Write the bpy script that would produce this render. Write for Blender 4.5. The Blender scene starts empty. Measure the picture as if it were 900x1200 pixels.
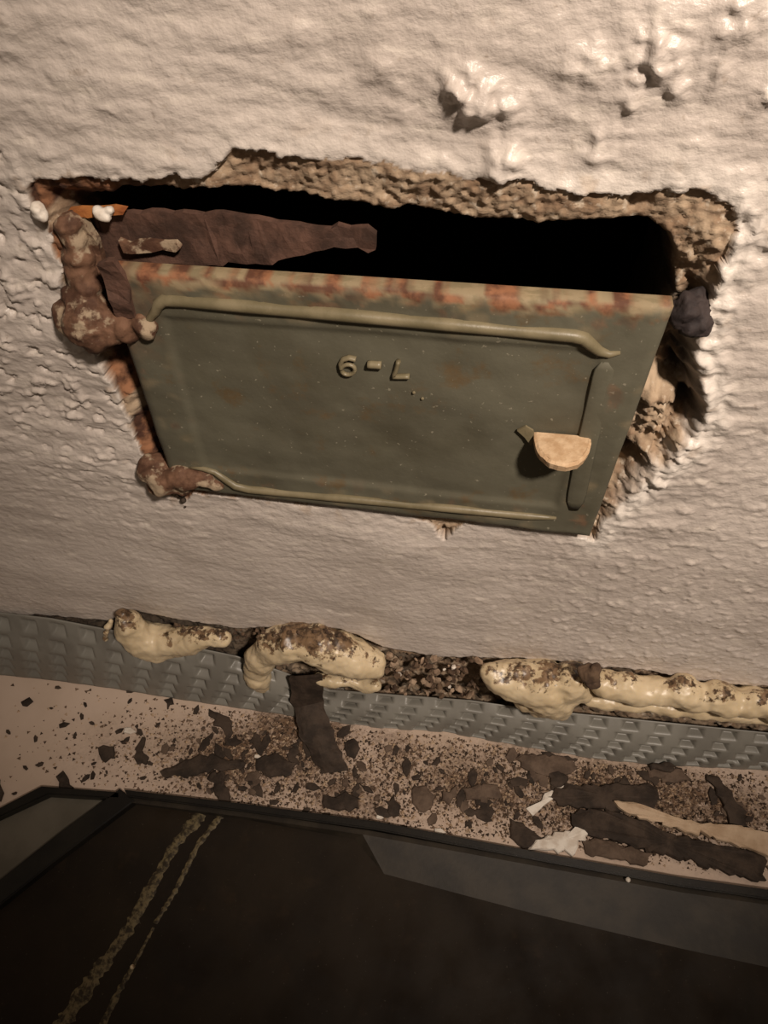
import bpy, bmesh, math, random
import numpy as np
from mathutils import Vector, Matrix, noise as mn
random.seed(7); rng = np.random.default_rng(7)
C = bpy.context.scene.collection
SC = bpy.context.scene

# ------------------------------------------------------------------ camera
F = 870.0
CAM = np.array([0.0, -0.34, 0.76])
_v = np.array([22., 700., F]); _h = np.array([-8000., -830., F])
_n = lambda a: a / np.linalg.norm(a)
_D = _n(_v); _R = -_n(_h); _R = _n(_R - _D * (_R @ _D)); _Y = np.cross(-_D, _R)
M = np.array([_R, _Y, -_D])                       # world axes seen from the camera
cam = bpy.data.objects.new('camera', bpy.data.cameras.new('camera')); C.objects.link(cam)
cx, cy_, cz = M @ [1, 0, 0], M @ [0, -1, 0], M @ [0, 0, -1]
cam.matrix_world = Matrix([[cx[i], cy_[i], cz[i], CAM[i]] for i in range(3)] + [[0, 0, 0, 1]])
cam.data.sensor_width = 36; cam.data.lens = F / 1200 * 36
cam.data.clip_start = 0.01
SC.camera = cam
# ------------------------------------------------------------------ world, lamp, exposure
w = bpy.data.worlds.new('world'); SC.world = w; w.use_nodes = True
w.node_tree.nodes['Background'].inputs[0].default_value = (1.0, 0.78, 0.58, 1)
w.node_tree.nodes['Background'].inputs[1].default_value = 0.11
def lamp(name, loc, aim, power, col, radius, angle=None, blend=0.6):
    d = bpy.data.lights.new(name, 'SPOT' if angle else 'POINT')
    d.energy = power; d.color = col; d.shadow_soft_size = radius
    if angle: d.spot_size = math.radians(angle); d.spot_blend = blend
    o = bpy.data.objects.new(name, d); C.objects.link(o); o.location = loc
    o.rotation_euler = (Vector(aim) - Vector(loc)).to_track_quat('-Z', 'Y').to_euler()
    return o
lamp('room_lamp', (0.44, -0.72, 1.47), (0.11, 0, 0.575), 104, (1.0, 0.855, 0.725), 0.05, 50, 1.0)
vs = SC.view_settings
vs.view_transform = 'Standard'; vs.look = 'None'; vs.gamma = 1; vs.use_curve_mapping = False
vs.exposure = 0.0

# ------------------------------------------------------------------ helpers
def ray(px, py): return M @ np.array([px - 450., py - 600., F])
def W(px, py, y=0.0):
    r = ray(px, py); return CAM + r * ((y - CAM[1]) / r[1])
def H(px, py, z=0.0):
    r = ray(px, py); return CAM + r * ((z - CAM[2]) / r[2])

def perlin(x, y, seed=0):
    r = np.random.default_rng(seed); p = r.permutation(256); p = np.concatenate([p, p])
    g = r.normal(size=(256, 2)); g /= np.linalg.norm(g, axis=1)[:, None]
    xi = np.floor(x).astype(int); yi = np.floor(y).astype(int); xf = x - xi; yf = y - yi
    u = xf**3 * (xf * (xf * 6 - 15) + 10); v = yf**3 * (yf * (yf * 6 - 15) + 10)
    def d(i, j):
        h = p[(p[(xi + i) & 255] + yi + j) & 255]; return g[h, 0] * (xf - i) + g[h, 1] * (yf - j)
    return 1.4 * ((d(0,0)*(1-u) + d(1,0)*u)*(1-v) + (d(0,1)*(1-u) + d(1,1)*u)*v)
def fbm(x, y, seed=0, n=4, gain=.5):
    s = 0; a = 1.0
    for k in range(n):
        s = s + a * perlin(x * 2**k, y * 2**k, seed + k); a *= gain
    return s
def sstep(a, b, x):
    t = np.clip((x - a) / (b - a), 0, 1); return t * t * (3 - 2 * t)

def densify(pts, step, jit, seed):
    r = random.Random(seed); out = []
    n = len(pts)
    for i in range(n):
        a = np.array(pts[i], float); b = np.array(pts[(i + 1) % n], float)
        k = max(1, int(np.linalg.norm(b - a) / step))
        for j in range(k):
            out.append(a + (b - a) * j / k + (np.array([r.gauss(0, jit), r.gauss(0, jit)]) if j else 0))
    return np.array(out)
def poly_sd(x, z, P):
    """signed distance (positive inside) and nearest boundary point"""
    best = np.full(x.shape, 1e9); nx = np.zeros_like(x); nz = np.zeros_like(z); ins = np.zeros(x.shape, bool)
    n = len(P)
    for i in range(n):
        ax, az = P[i]; bx, bz = P[(i + 1) % n]
        dx, dz = bx - ax, bz - az; L = dx * dx + dz * dz + 1e-15
        t = np.clip(((x - ax) * dx + (z - az) * dz) / L, 0, 1)
        qx = ax + t * dx; qz = az + t * dz; d = (x - qx)**2 + (z - qz)**2
        m = d < best; best = np.where(m, d, best); nx = np.where(m, qx, nx); nz = np.where(m, qz, nz)
        c = ((az > z) != (bz > z))
        if dz != 0: ins ^= c & (x < dx * (z - az) / dz + ax)
    d = np.sqrt(best)
    return np.where(ins, d, -d), nx, nz

def mesh_np(name, V, Fq, smooth=True):
    me = bpy.data.meshes.new(name)
    V = np.asarray(V, np.float32); Fq = np.asarray(Fq, np.int32)
    me.vertices.add(len(V)); me.vertices.foreach_set('co', V.ravel())
    k = Fq.shape[1]
    me.loops.add(Fq.size); me.loops.foreach_set('vertex_index', Fq.ravel())
    me.polygons.add(len(Fq))
    me.polygons.foreach_set('loop_start', np.arange(0, Fq.size, k, dtype=np.int32))
    me.polygons.foreach_set('loop_total', np.full(len(Fq), k, np.int32))
    me.polygons.foreach_set('use_smooth', np.full(len(Fq), smooth))
    me.update(calc_edges=True); me.validate()
    return me
def attr(me, name, vals):
    a = me.attributes.new(name, 'FLOAT', 'POINT'); a.data.foreach_set('value', np.asarray(vals, np.float32))
def link(name, me, mat=None, parent=None):
    o = bpy.data.objects.new(name, me); C.objects.link(o)
    if mat and me: me.materials.append(mat)
    if parent:
        o.parent = parent
        o.matrix_parent_inverse = Matrix.Translation(parent.location).inverted()
    return o
def tag(o, label=None, cat=None, group=None, kind=None):
    if label: o['label'] = label
    if cat: o['category'] = cat
    if group: o['group'] = group
    if kind: o['kind'] = kind
    return o
def empty(name, loc, label, cat, group=None):
    o = bpy.data.objects.new(name, None); C.objects.link(o); o.location = loc; o.empty_display_size = .02
    return tag(o, label, cat, group)
def from_bm(name, bm, mat, parent=None, smooth=False):
    bmesh.ops.recalc_face_normals(bm, faces=bm.faces)
    me = bpy.data.meshes.new(name); bm.to_mesh(me); bm.free()
    if smooth: me.polygons.foreach_set('use_smooth', np.ones(len(me.polygons), bool))
    return link(name, me, mat, parent)
def recentre(o):
    """put the origin of a one-mesh thing at its own base"""
    n = len(o.data.vertices); v = np.zeros(n * 3, np.float32); o.data.vertices.foreach_get('co', v); v = v.reshape(-1, 3)
    c = np.array([v[:, 0].mean(), v[:, 1].mean(), v[:, 2].min()], np.float32)
    o.data.vertices.foreach_set('co', (v - c).ravel()); o.location = c.tolist(); o.data.update()
    return o

# ------------------------------------------------------------------ materials
class NT:
    def __init__(s, name, rough=.6, spec=.5, metal=0):
        s.m = bpy.data.materials.new(name); s.m.use_nodes = True; s.t = s.m.node_tree
        s.b = s.t.nodes['Principled BSDF']
        s.b.inputs['Roughness'].default_value = rough; s.b.inputs['Metallic'].default_value = metal
        s.b.inputs['Specular IOR Level'].default_value = spec
        g = s.t.nodes.new('ShaderNodeTexCoord'); s.co = g.outputs['Object']
        s.geo = s.t.nodes.new('ShaderNodeNewGeometry').outputs['Position']
    def noise(s, scale, detail=4, rough=.55, stretch=None, co=None):
        n = s.t.nodes.new('ShaderNodeTexNoise'); n.inputs['Scale'].default_value = scale
        n.inputs['Detail'].default_value = detail; n.inputs['Roughness'].default_value = rough
        co = co or s.geo
        if stretch:
            mp = s.t.nodes.new('ShaderNodeMapping'); mp.inputs['Scale'].default_value = stretch
            s.t.links.new(co, mp.inputs[0]); co = mp.outputs[0]
        s.t.links.new(co, n.inputs['Vector']); return n.outputs['Fac']
    def ramp(s, fac, a, b):
        r = s.t.nodes.new('ShaderNodeMapRange'); r.interpolation_type = 'SMOOTHSTEP'
        r.inputs[1].default_value = a; r.inputs[2].default_value = b
        s.t.links.new(fac, r.inputs[0]); return r.outputs[0]
    def attr(s, name):
        a = s.t.nodes.new('ShaderNodeAttribute'); a.attribute_name = name; return a.outputs['Fac']
    def math(s, op, a, b):
        m = s.t.nodes.new('ShaderNodeMath'); m.operation = op
        for i, q in enumerate((a, b)):
            if isinstance(q, (int, float)): m.inputs[i].default_value = q
            else: s.t.links.new(q, m.inputs[i])
        return m.outputs[0]
    def mix(s, fac, a, b):
        m = s.t.nodes.new('ShaderNodeMix'); m.data_type = 'RGBA'
        if isinstance(fac, (int, float)): m.inputs[0].default_value = fac
        else: s.t.links.new(fac, m.inputs[0])
        for i, q in ((6, a), (7, b)):
            if isinstance(q, tuple): m.inputs[i].default_value = (*q, 1)
            else: s.t.links.new(q, m.inputs[i])
        return m.outputs[2]
    def color(s, c):
        if isinstance(c, tuple): s.b.inputs['Base Color'].default_value = (*c, 1)
        else: s.t.links.new(c, s.b.inputs['Base Color'])
    def rough(s, r): s.t.links.new(r, s.b.inputs['Roughness'])
    def bump(s, fac, strength=.4, dist=.001):
        b = s.t.nodes.new('ShaderNodeBump'); b.inputs['Strength'].default_value = strength; b.inputs['Distance'].default_value = dist
        s.t.links.new(fac, b.inputs['Height']); s.t.links.new(b.outputs[0], s.b.inputs['Normal'])

def two(name, a, b, scale=60, rough=.7, bump=.4, bscale=300, dist=.0008, spec=.4, lo=.35, hi=.65, metal=0):
    n = NT(name, rough, spec, metal)
    n.color(n.mix(n.ramp(n.noise(scale, 5), lo, hi), a, b)); n.bump(n.noise(bscale, 4), bump, dist); return n.m

def plaster_mat():
    n = NT('old_painted_plaster', .5, .45)
    c = n.mix(n.ramp(n.noise(9, 5), .35, .7), (.55, .485, .435), (.46, .40, .355))
    c = n.mix(n.ramp(n.noise(45, 5, .6, (1, 1, 2.2)), .5, .75), c, (.64, .57, .50))
    c = n.mix(n.math('MULTIPLY', n.ramp(n.noise(170, 3), .62, .75), .5), c, (.30, .24, .19))
    c = n.mix(n.attr('chalk'), c, (.66, .60, .54))
    mo = n.mix(n.ramp(n.noise(55, 6, .65), .35, .65), (.24, .155, .095), (.42, .315, .215))
    mo = n.mix(n.ramp(n.noise(160, 4), .56, .7), mo, (.52, .43, .33))
    c = n.mix(n.attr('mortar'), c, mo)
    ru = n.mix(n.ramp(n.noise(80, 5), .4, .62), (.055, .022, .012), (.27, .125, .062))
    c = n.mix(n.attr('rust'), c, ru)
    c = n.mix(n.attr('soot'), c, (.010, .007, .005))  # soot of the flue, and shade of crevices and gaps put into colour
    n.color(c)
    r = n.t.nodes.new('ShaderNodeMapRange'); r.inputs[3].default_value = .38; r.inputs[4].default_value = .95
    n.t.links.new(n.attr('mortar'), r.inputs[0]); n.rough(r.outputs[0])
    n.bump(n.math('ADD', n.noise(420, 3), n.math('MULTIPLY', n.noise(130, 4, .6, (1, 1, 1.8)), 1.6)), .42, .0010)
    return n.m
M_PLASTER = plaster_mat()
M_SOOT = two('sooty_brick', (.006, .0045, .003), (.014, .009, .006), 40, .95, .5, 120, .003, .05)

def leaf_mat():
    n = NT('worn_olive_enamel', .42, .4)
    c = n.mix(n.ramp(n.noise(14, 5), .35, .68), (.112, .104, .072), (.078, .070, .046))
    c = n.mix(n.math('MULTIPLY', n.ramp(n.noise(33, 6, .65), .56, .72), .7), c, (.115, .070, .028))
    c = n.mix(n.math('MULTIPLY', n.ramp(n.noise(300, 2), .68, .74), .6), c, (.30, .27, .2))
    pale = n.mix(n.ramp(n.noise(120, 4, .6, (.5, 1, 1)), .45, .6), (.27, .205, .12), (.20, .155, .085))
    c = n.mix(n.attr('pale'), c, pale)
    rc = n.mix(n.ramp(n.noise(90, 5), .4, .65), (.085, .030, .015), (.25, .105, .05))
    c = n.mix(n.attr('rust'), c, rc)
    n.color(c); n.bump(n.noise(230, 4), .3, .0007)
    n.rough(n.ramp(n.noise(40, 4), -.6, 1.1)); return n.m
M_LEAF = leaf_mat()
M_BEAD = two('worn_olive_bead', (.135, .112, .064), (.20, .165, .10), 45, .42, .3, 260, .0006)
def rust_mat(name, a, b, paint=None):
    n = NT(name, .78, .3)
    c = n.mix(n.ramp(n.noise(50, 6, .65), .35, .65), a, b)
    if paint: c = n.mix(n.ramp(n.noise(75, 5, .6), .50, .60), c, paint)
    n.color(c); n.bump(n.noise(200, 5, .65), .7, .0012); return n.m
M_RUSTBAR = rust_mat('maroon_rust', (.044, .024, .017), (.115, .060, .042))
M_RUSTLUG = rust_mat('flaking_rust_and_paint', (.062, .028, .016), (.175, .092, .055), (.33, .25, .17))
M_RUSTORANGE = rust_mat('highlit_orange_rust', (.42, .16, .045), (.26, .08, .025))  # orange rust, brightened to carry the highlight on the frame's top edge
M_KNOB = two('pale_rusty_cream_paint', (.56, .40, .25), (.42, .27, .15), 130, .7, .5, 400, .0008)
M_FLAKE = rust_mat('dark_rust_scale', (.025, .017, .012), (.060, .041, .029))
M_FLAKE2 = rust_mat('brown_rust_scale', (.075, .050, .035), (.140, .096, .068))
M_GRIT = two('soot_and_rust_grit', (.035, .022, .014), (.20, .13, .085), 160, .9, .3, 300, .0005)
M_WHITECHIP = two('white_plaster_chip', (.74, .68, .60), (.58, .50, .42), 120, .7)
M_BEIGE = two('beige_plaster', (.52, .39, .27), (.40, .28, .18), 60, .75, .5)
M_CRUMB = two('brown_mortar_crumb', (.20, .13, .085), (.36, .26, .18), 90, .9, .8, 300, .001)
M_CRUMBD = two('dark_mortar_crumb', (.055, .032, .02), (.12, .075, .045), 90, .9, .8, 300, .001)
M_CRUMBB = two('black_sooty_crumb', (.016, .011, .011), (.040, .028, .026), 90, .8, .8, 300, .001)
def foam_mat():
    n = NT('aged_expanding_foam', .38, .5)
    c = n.mix(n.ramp(n.noise(40, 5), .35, .7), (.60, .485, .32), (.51, .40, .25))
    d = n.mix(n.ramp(n.noise(160, 4), .4, .6), (.05, .028, .014), (.20, .125, .07))
    g = n.math('ADD', n.math('MULTIPLY', n.attr('dirt'), 1.1), n.math('ADD', n.math('MULTIPLY', n.noise(190, 5, .7), 1.1), n.math('MULTIPLY', n.noise(60, 2), .9)))
    c = n.mix(n.ramp(g, 1.02, 1.16), c, d)
    n.color(c); n.bump(n.noise(140, 3), .25, .001)
    n.b.inputs['Subsurface Weight'].default_value = .12
    n.b.inputs['Subsurface Radius'].default_value = (.004, .003, .0015)
    n.b.inputs['Subsurface Scale'].default_value = 1.0
    return n.m
M_FOAM = foam_mat()
M_STRIP = two('grey_plastic_sheet', (.20, .19, .165), (.155, .145, .125), 25, .42, .2, 350, .0004, .45)
def ledge_mat():
    n = NT('cream_tile', .5, .4)
    c = n.mix(n.ramp(n.noise(8, 4), .35, .7), (.60, .47, .38), (.52, .40, .31))
    c = n.mix(n.math('MULTIPLY', n.attr('dust'), n.ramp(n.noise(120, 6, .75), .30, .52)), c, (.15, .09, .052))
    c = n.mix(n.math('MULTIPLY', n.attr('dust'), n.ramp(n.noise(260, 5, .7), .48, .60)), c, (.045, .025, .014))
    n.color(c); n.bump(n.math('MULTIPLY', n.noise(300, 4), n.attr('dust')), .6, .0015); return n.m
M_LEDGE = ledge_mat()
def iron_mat():
    n = NT('dark_enamelled_steel', .5, .22)
    c = n.mix(n.ramp(n.noise(12, 5), .35, .7), (.018, .0115, .0058), (.010, .0062, .0033))
    c = n.mix(n.math('MULTIPLY', n.ramp(n.noise(30, 6, .7), .55, .75), .6), c, (.030, .018, .009))
    c = n.mix(n.math('MULTIPLY', n.ramp(n.noise(420, 2), .70, .76), .5), c, (.09, .075, .055))
    n.color(c); n.bump(n.noise(160, 4), .25, .0006); n.rough(n.ramp(n.noise(25, 4), -.5, 1.2)); return n.m
M_IRON = iron_mat()
M_RIM = two('worn_dark_rim', (.016, .012, .008), (.034, .026, .017), 30, .6, .3, 220, .0006)
M_BLACK = two('black_enamel_bar', (.008, .007, .006), (.014, .012, .009), 30, .35, .2)
M_PANEL = two('dull_grey_panel', (.13, .115, .09), (.10, .088, .068), 30, .35, .1)
def streak_mat():
    n = NT('dried_yellowish_residue', .6, .3)
    n.color(n.mix(n.ramp(n.noise(210, 4, .65), .38, .62), (.030, .021, .011), (.155, .120, .062)))
    n.bump(n.noise(300, 3), .6, .001); return n.m
M_STREAK = streak_mat()

# ------------------------------------------------------------------ the plaster wall with its broken opening
OUT = [(30,214),(60,206),(90,207),(150,209),(240,208),(262,184),(275,170),(330,182),(400,190),(450,192),(520,206),(600,213),(660,222),(730,232),(762,224),(815,222),(858,238),(864,268),(845,312),(832,350),(820,400),(816,430),(826,470),(820,500),(796,530),(762,560),(728,590),(706,612),(696,636),(660,624),(545,613),(520,632),(500,612),(420,595),(300,586),(228,578),(214,586),(180,576),(164,552),(168,535),(150,503),(134,460),(110,410),(84,394),(72,330),(60,290),(42,250)]
INN = [(108,240),(150,219),(260,219),(340,229),(420,241),(500,251),(560,262),(620,266),(700,258),(752,258),(775,272),(785,300),(784,350),(740,450),(690,575),(300,550),(225,520),(172,400),(135,300)]
def contour(px, y, step, jit, seed): return densify([W(a, b, y)[[0, 2]] for a, b in px], step, jit, seed)
PO = contour(OUT, 0.0, .006, .0011, 1)
PI_ = contour(INN, .010, .006, .0009, 2)
SP = .0013
xs = np.concatenate([np.linspace(-1.3, -.60, 30)[:-1], np.arange(-.56, .42, SP), np.linspace(.43, 1.3, 30)])
zs = np.concatenate([np.arange(-.004, .70, SP), np.linspace(.71, 1.6, 30)])
X, Z = np.meshgrid(xs, zs); nzr, nxr = X.shape
x = X.ravel(); z = Z.ravel()
do, _, _ = poly_sd(x, z, PO)
do = do + .0016 * fbm(x * 95, z * 95, 7, 3, .6)
rz = sstep(W(700,600)[0], W(760,560)[0], x) * sstep(W(800,300)[2], W(820,420)[2], z)
di, qx, qz = poly_sd(x, z, PI_)
# plaster relief: trowel strokes, lumps, orange peel
wx = x + .02 * fbm(x * 9, z * 9, 90, 2)
smooth_low = sstep(W(450, 700)[2], W(450, 540)[2], z)
h = .0032 * fbm(x * 5, z * 9, 10, 3) + (.0002 + .00115 * smooth_low) * fbm(wx * 20, z * 58, 20, 4, .55) * (1 - .75 * sstep(.08, .2, x) * sstep(W(800, 480)[2], W(800, 560)[2], z))
h += .00026 * fbm(x * 150, z * 190, 30, 2)
peel = sstep(W(470, 600)[0], W(760, 600)[0], x) * sstep(W(800, 380)[2], W(800, 560)[2], z)
h += peel * .0016 * np.maximum(fbm(x * 120, z * 105, 33, 3, .55) - .1, 0)
lump = np.maximum(fbm(x * 42, z * 66, 40, 4, .6) - .25, 0)
leftpeel = np.exp(-((x - W(30, 390)[0]) / .07)**2 - ((z - W(30, 390)[2]) / .12)**2)
topright = sstep(.0, .25, x) * sstep(.52, .62, z)
h += lump * (.0003 + .0007 * smooth_low + .006 * leftpeel + .0045 * topright)
h -= np.maximum(fbm(x * 75, z * 110, 50, 3) - .35, 0) * (.0004 + .010 * leftpeel)
for (a, b, r, am) in [(555,112,.010,.007),(575,125,.007,.006),(530,100,.009,.004),(600,130,.006,.004),(545,95,.008,.004),(595,185,.010,.006),(585,205,.008,.005),(680,78,.009,.004),(760,70,.013,.006),(775,55,.009,.005),(740,122,.006,.004),(705,160,.005,.004),(695,185,.005,.004),(870,20,.009,.005),(440,80,.006,.003),(460,92,.006,.003),(842,75,.01,.004),(895,112,.007,.004),(790,110,.006,.003)]:
    p = W(a, b); q = np.exp(-((x - p[0])**2 + (z - p[2])**2) / r**2)
    h += .62 * am * q * (1 + .8 * fbm(x * 130, z * 130, 60, 2))
# chipped, slightly curled lip round the break
lip = np.exp(-(np.minimum(do, 0) / .008)**2) * (do < .001)
h += lip * .0008 * sstep(W(450, 590)[2], W(450, 540)[2], z) * (1 + 1.1 * fbm(x * 110, z * 110, 70, 3))
right_lip = sstep(W(690,600)[0], W(800,520)[0], x) * np.exp(-(np.minimum(do, 0) / .016)**2)
h += right_lip * .0035 * (.4 + fbm(x * 90, z * 90, 75, 3, .6))
# broken mortar inside the lip
ins = do > 0
topband = sstep(W(450, 300)[2], W(450, 240)[2], z)
deep = .004 + .012 * sstep(.0, .022, do) - topband * (.002 + .007 * sstep(.0, .022, do))
left = sstep(W(260,300)[0], W(150,300)[0], x)
deep = deep + left * .010 * sstep(.004, .020, do)
rough_m = (.0045 - .0027 * topband) * fbm(x * 45, z * 45, 80, 5, .62) + .0015 * fbm(x * 260, z * 260, 85, 2)
hm = -deep + rough_m * (1 - .3 * left)
for (a, b, r, am) in [(812,366,.010,.012),(806,452,.011,.030),(812,485,.011,.030),(801,425,.010,.022),(735,545,.007,.020),(722,560,.005,.010),(750,240,.006,.006),(140,435,.014,.012),(172,505,.012,.010),(520,632,.006,.004)]:
    p = W(a, b); hm -= am * np.exp(-((x - p[0])**2 + (z - p[2])**2) / r**2)
for (a, b, r, am) in [(775,480,.009,.010),(765,500,.009,.009),(760,470,.007,.008),(750,530,.008,.007),(790,300,.012,.006),(830,270,.012,.004)]:
    p = W(a, b); hm += am * np.exp(-((x - p[0])**2 + (z - p[2])**2) / r**2)
crumb = .006 * np.abs(fbm(x * 75, z * 75, 88, 4, .62))
hm = hm + rz * crumb * 1.2
t_ = sstep(-.002, .012, do); hr = h * (1 - t_) + (hm + crumb * .6) * t_
h = np.where(ins, hm, h); h = h * (1 - rz) + hr * rz
h -= .02 * sstep(-.004, .001, di) * ins
# crumbled lower edge of the plaster, above the grey strip
LOW = [(-300,690),(0,717),(128,728),(150,716),(215,727),(285,737),(345,732),(400,737),(452,758),(500,768),(560,772),(640,776),(690,782),(760,786),(830,798),(1000,806)]
lx, lz = zip(*[W(a, b)[[0, 2]] for a, b in LOW])
lowz = np.interp(x, lx, lz) + .0022 * fbm(x * 60, z * 20, 95, 3)
belo = sstep(0, .0022, lowz - z)
h = h * (1 - belo) + belo * (-.010 + .0045 * fbm(x * 70, z * 70, 97, 4, .6))
mort = np.where(ins, 1.0 - rz * (1 - sstep(-.001, .014, do + .007 * fbm(x * 110, z * 110, 89, 3))) * .85, np.clip(belo * 1.0, 0, 1))
mort = np.clip(mort + .5 * sstep(.35, .7, fbm(x * 60, z * 60, 99, 4)) * (np.exp(-(do / .012)**2)) * ~ins, 0, 1)
chalk = np.clip(rz * np.exp(-((do - .002) / .011)**2) * .8 + np.exp(-(np.minimum(do, 0) / .013)**2) * (~ins) * (.35 + .7 * sstep(W(500,400)[0], W(800,400)[0], x)) + .6 * lump * topright, 0, 1) * .85
nobot = 1 - (1 - sstep(W(450, 590)[2], W(450, 550)[2], z)) * (1 - sstep(W(670, 600)[0], W(705, 600)[0], x))
chalk = chalk * nobot
rust = ins * left * sstep(.1, -.15, fbm(x * 30, z * 30, 101, 3) - .35)
soot = np.clip(ins * (left * sstep(.006, .018, do) * .65 + sstep(-.006, 0, di) * .8), 0, 1)  # tone darkens deeper into the left recess and towards the hole edge
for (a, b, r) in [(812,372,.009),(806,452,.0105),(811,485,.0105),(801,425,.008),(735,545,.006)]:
    p = W(a, b); soot = np.maximum(soot, .93 * np.exp(-(((x - p[0])**2 + (z - p[2])**2) / r**2)**1.5) * ins)  # shade of the crevice pits and the black lump's bed, put into colour
p = W(450, 790); soot = np.maximum(soot, belo * (.25 + .5 * sstep(.0, .4, fbm(x * 80, z * 80, 103, 3))))
soot = np.maximum(soot, belo * .85 * sstep(W(400,800)[0], W(250,790)[0], x))  # shade of the gap under the plaster edge, painted darker leftwards
idx = np.arange(nzr * nxr).reshape(nzr, nxr)
Q = np.stack([idx[:-1, :-1], idx[:-1, 1:], idx[1:, 1:], idx[1:, :-1]], -1).reshape(-1, 4)
inside = di > 0
Q = Q[~inside[Q].all(1)]
sn = inside & (di < .004)
x = np.where(sn, qx, x); z = np.where(sn, qz, z)
V = np.stack([x, -h, z], 1)
# reveal of the opening: border edges of the hole go back into the flue
E_ = np.concatenate([Q[:, [0, 1]], Q[:, [1, 2]], Q[:, [2, 3]], Q[:, [3, 0]]])
key = np.sort(E_, 1); kk = key[:, 0].astype(np.int64) * len(V) + key[:, 1]
u, first, cnt = np.unique(kk, return_index=True, return_counts=True)
be = E_[first[cnt == 1]]; be = be[inside[be].all(1)]
bv = np.unique(be); mp = {int(v): len(V) + i for i, v in enumerate(bv)}
V2 = V[bv].copy(); V2[:, 1] = .10
V = np.concatenate([V, V2])
ext = lambda a, c=None: np.concatenate([a, a[bv] if c is None else np.full(len(bv), c)])
Q = np.concatenate([Q, np.array([[b, a, mp[int(a)], mp[int(b)]] for a, b in be])])
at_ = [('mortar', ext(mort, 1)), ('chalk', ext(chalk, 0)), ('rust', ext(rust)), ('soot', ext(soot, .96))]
used = np.zeros(len(V), bool); used[Q.ravel()] = True; re = np.cumsum(used) - 1
me = mesh_np('wall_back', V[used], re[Q])
for nme, a in at_: attr(me, nme, a[used])
wall = link('wall_back', me, M_PLASTER); tag(wall, kind='structure')
# dark flue behind
bm = bmesh.new()
a, b = W(60, 200, .1), W(830, 640, .1)
fx0, fx1, fz0, fz1 = -.36, .20, .26, .66
def quad(bm, *p): bm.faces.new([bm.verts.new(q) for q in p])
y0, y1 = .045, .30
quad(bm, (fx0,y1,fz0),(fx1,y1,fz0),(fx1,y1,fz1),(fx0,y1,fz1))
quad(bm, (fx0,y0,fz0),(fx0,y1,fz0),(fx0,y1,fz1),(fx0,y0,fz1))
quad(bm, (fx1,y0,fz0),(fx1,y1,fz0),(fx1,y1,fz1),(fx1,y0,fz1))
quad(bm, (fx0,y0,fz0),(fx1,y0,fz0),(fx1,y1,fz0),(fx0,y1,fz0))
quad(bm, (fx0,y0,fz1),(fx1,y0,fz1),(fx1,y1,fz1),(fx0,y1,fz1))
from_bm('flue_lining', bm, M_SOOT, wall)

# ------------------------------------------------------------------ blobs, flakes
def blob(name, spheres, mat, parent=None, voxel=.0016, amp=.0015, freq=85, dirt=0, seed=0, it=12):
    """spheres: (pixel x, pixel y, y plane, radius in m) melted into one lumpy skin"""
    bm = bmesh.new()
    for s in spheres:
        c = W(s[0], s[1], s[2]); r = s[3]
        bmesh.ops.create_icosphere(bm, subdivisions=2, radius=r, matrix=Matrix.Translation(c))
    me = bpy.data.meshes.new('tmp'); bm.to_mesh(me); bm.free()
    o = bpy.data.objects.new('tmp', me); C.objects.link(o)
    md = o.modifiers.new('r', 'REMESH'); md.mode = 'VOXEL'; md.voxel_size = voxel
    sm = o.modifiers.new('s', 'SMOOTH'); sm.iterations = it; sm.factor = .6
    dg = bpy.context.evaluated_depsgraph_get(); dg.update()
    m2 = bpy.data.meshes.new_from_object(o.evaluated_get(dg))
    bpy.data.objects.remove(o); bpy.data.meshes.remove(me)
    n = len(m2.vertices); dv = np.zeros(n, np.float32)
    nor = [v.normal.copy() for v in m2.vertices]; co = [v.co.copy() for v in m2.vertices]
    zz = [c.z for c in co]; z0, z1 = min(zz), max(zz); off = Vector((seed * 3.1, seed, 0))
    for i, v in enumerate(m2.vertices):
        q = co[i] * freq + off
        v.co = co[i] + nor[i] * amp * (mn.fractal(q, 1.1, 2.0, 4))
        if dirt:
            t = (co[i].z - z0) / (z1 - z0 + 1e-9)
            dv[i] = nor[i].z * .35 + t - 1.28 + .42 * dirt
    m2.polygons.foreach_set('use_smooth', np.ones(len(m2.polygons), bool))
    attr(m2, 'dirt', dv); m2.name = name; m2.materials.clear()
    return link(name, m2, mat, parent)

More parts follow.
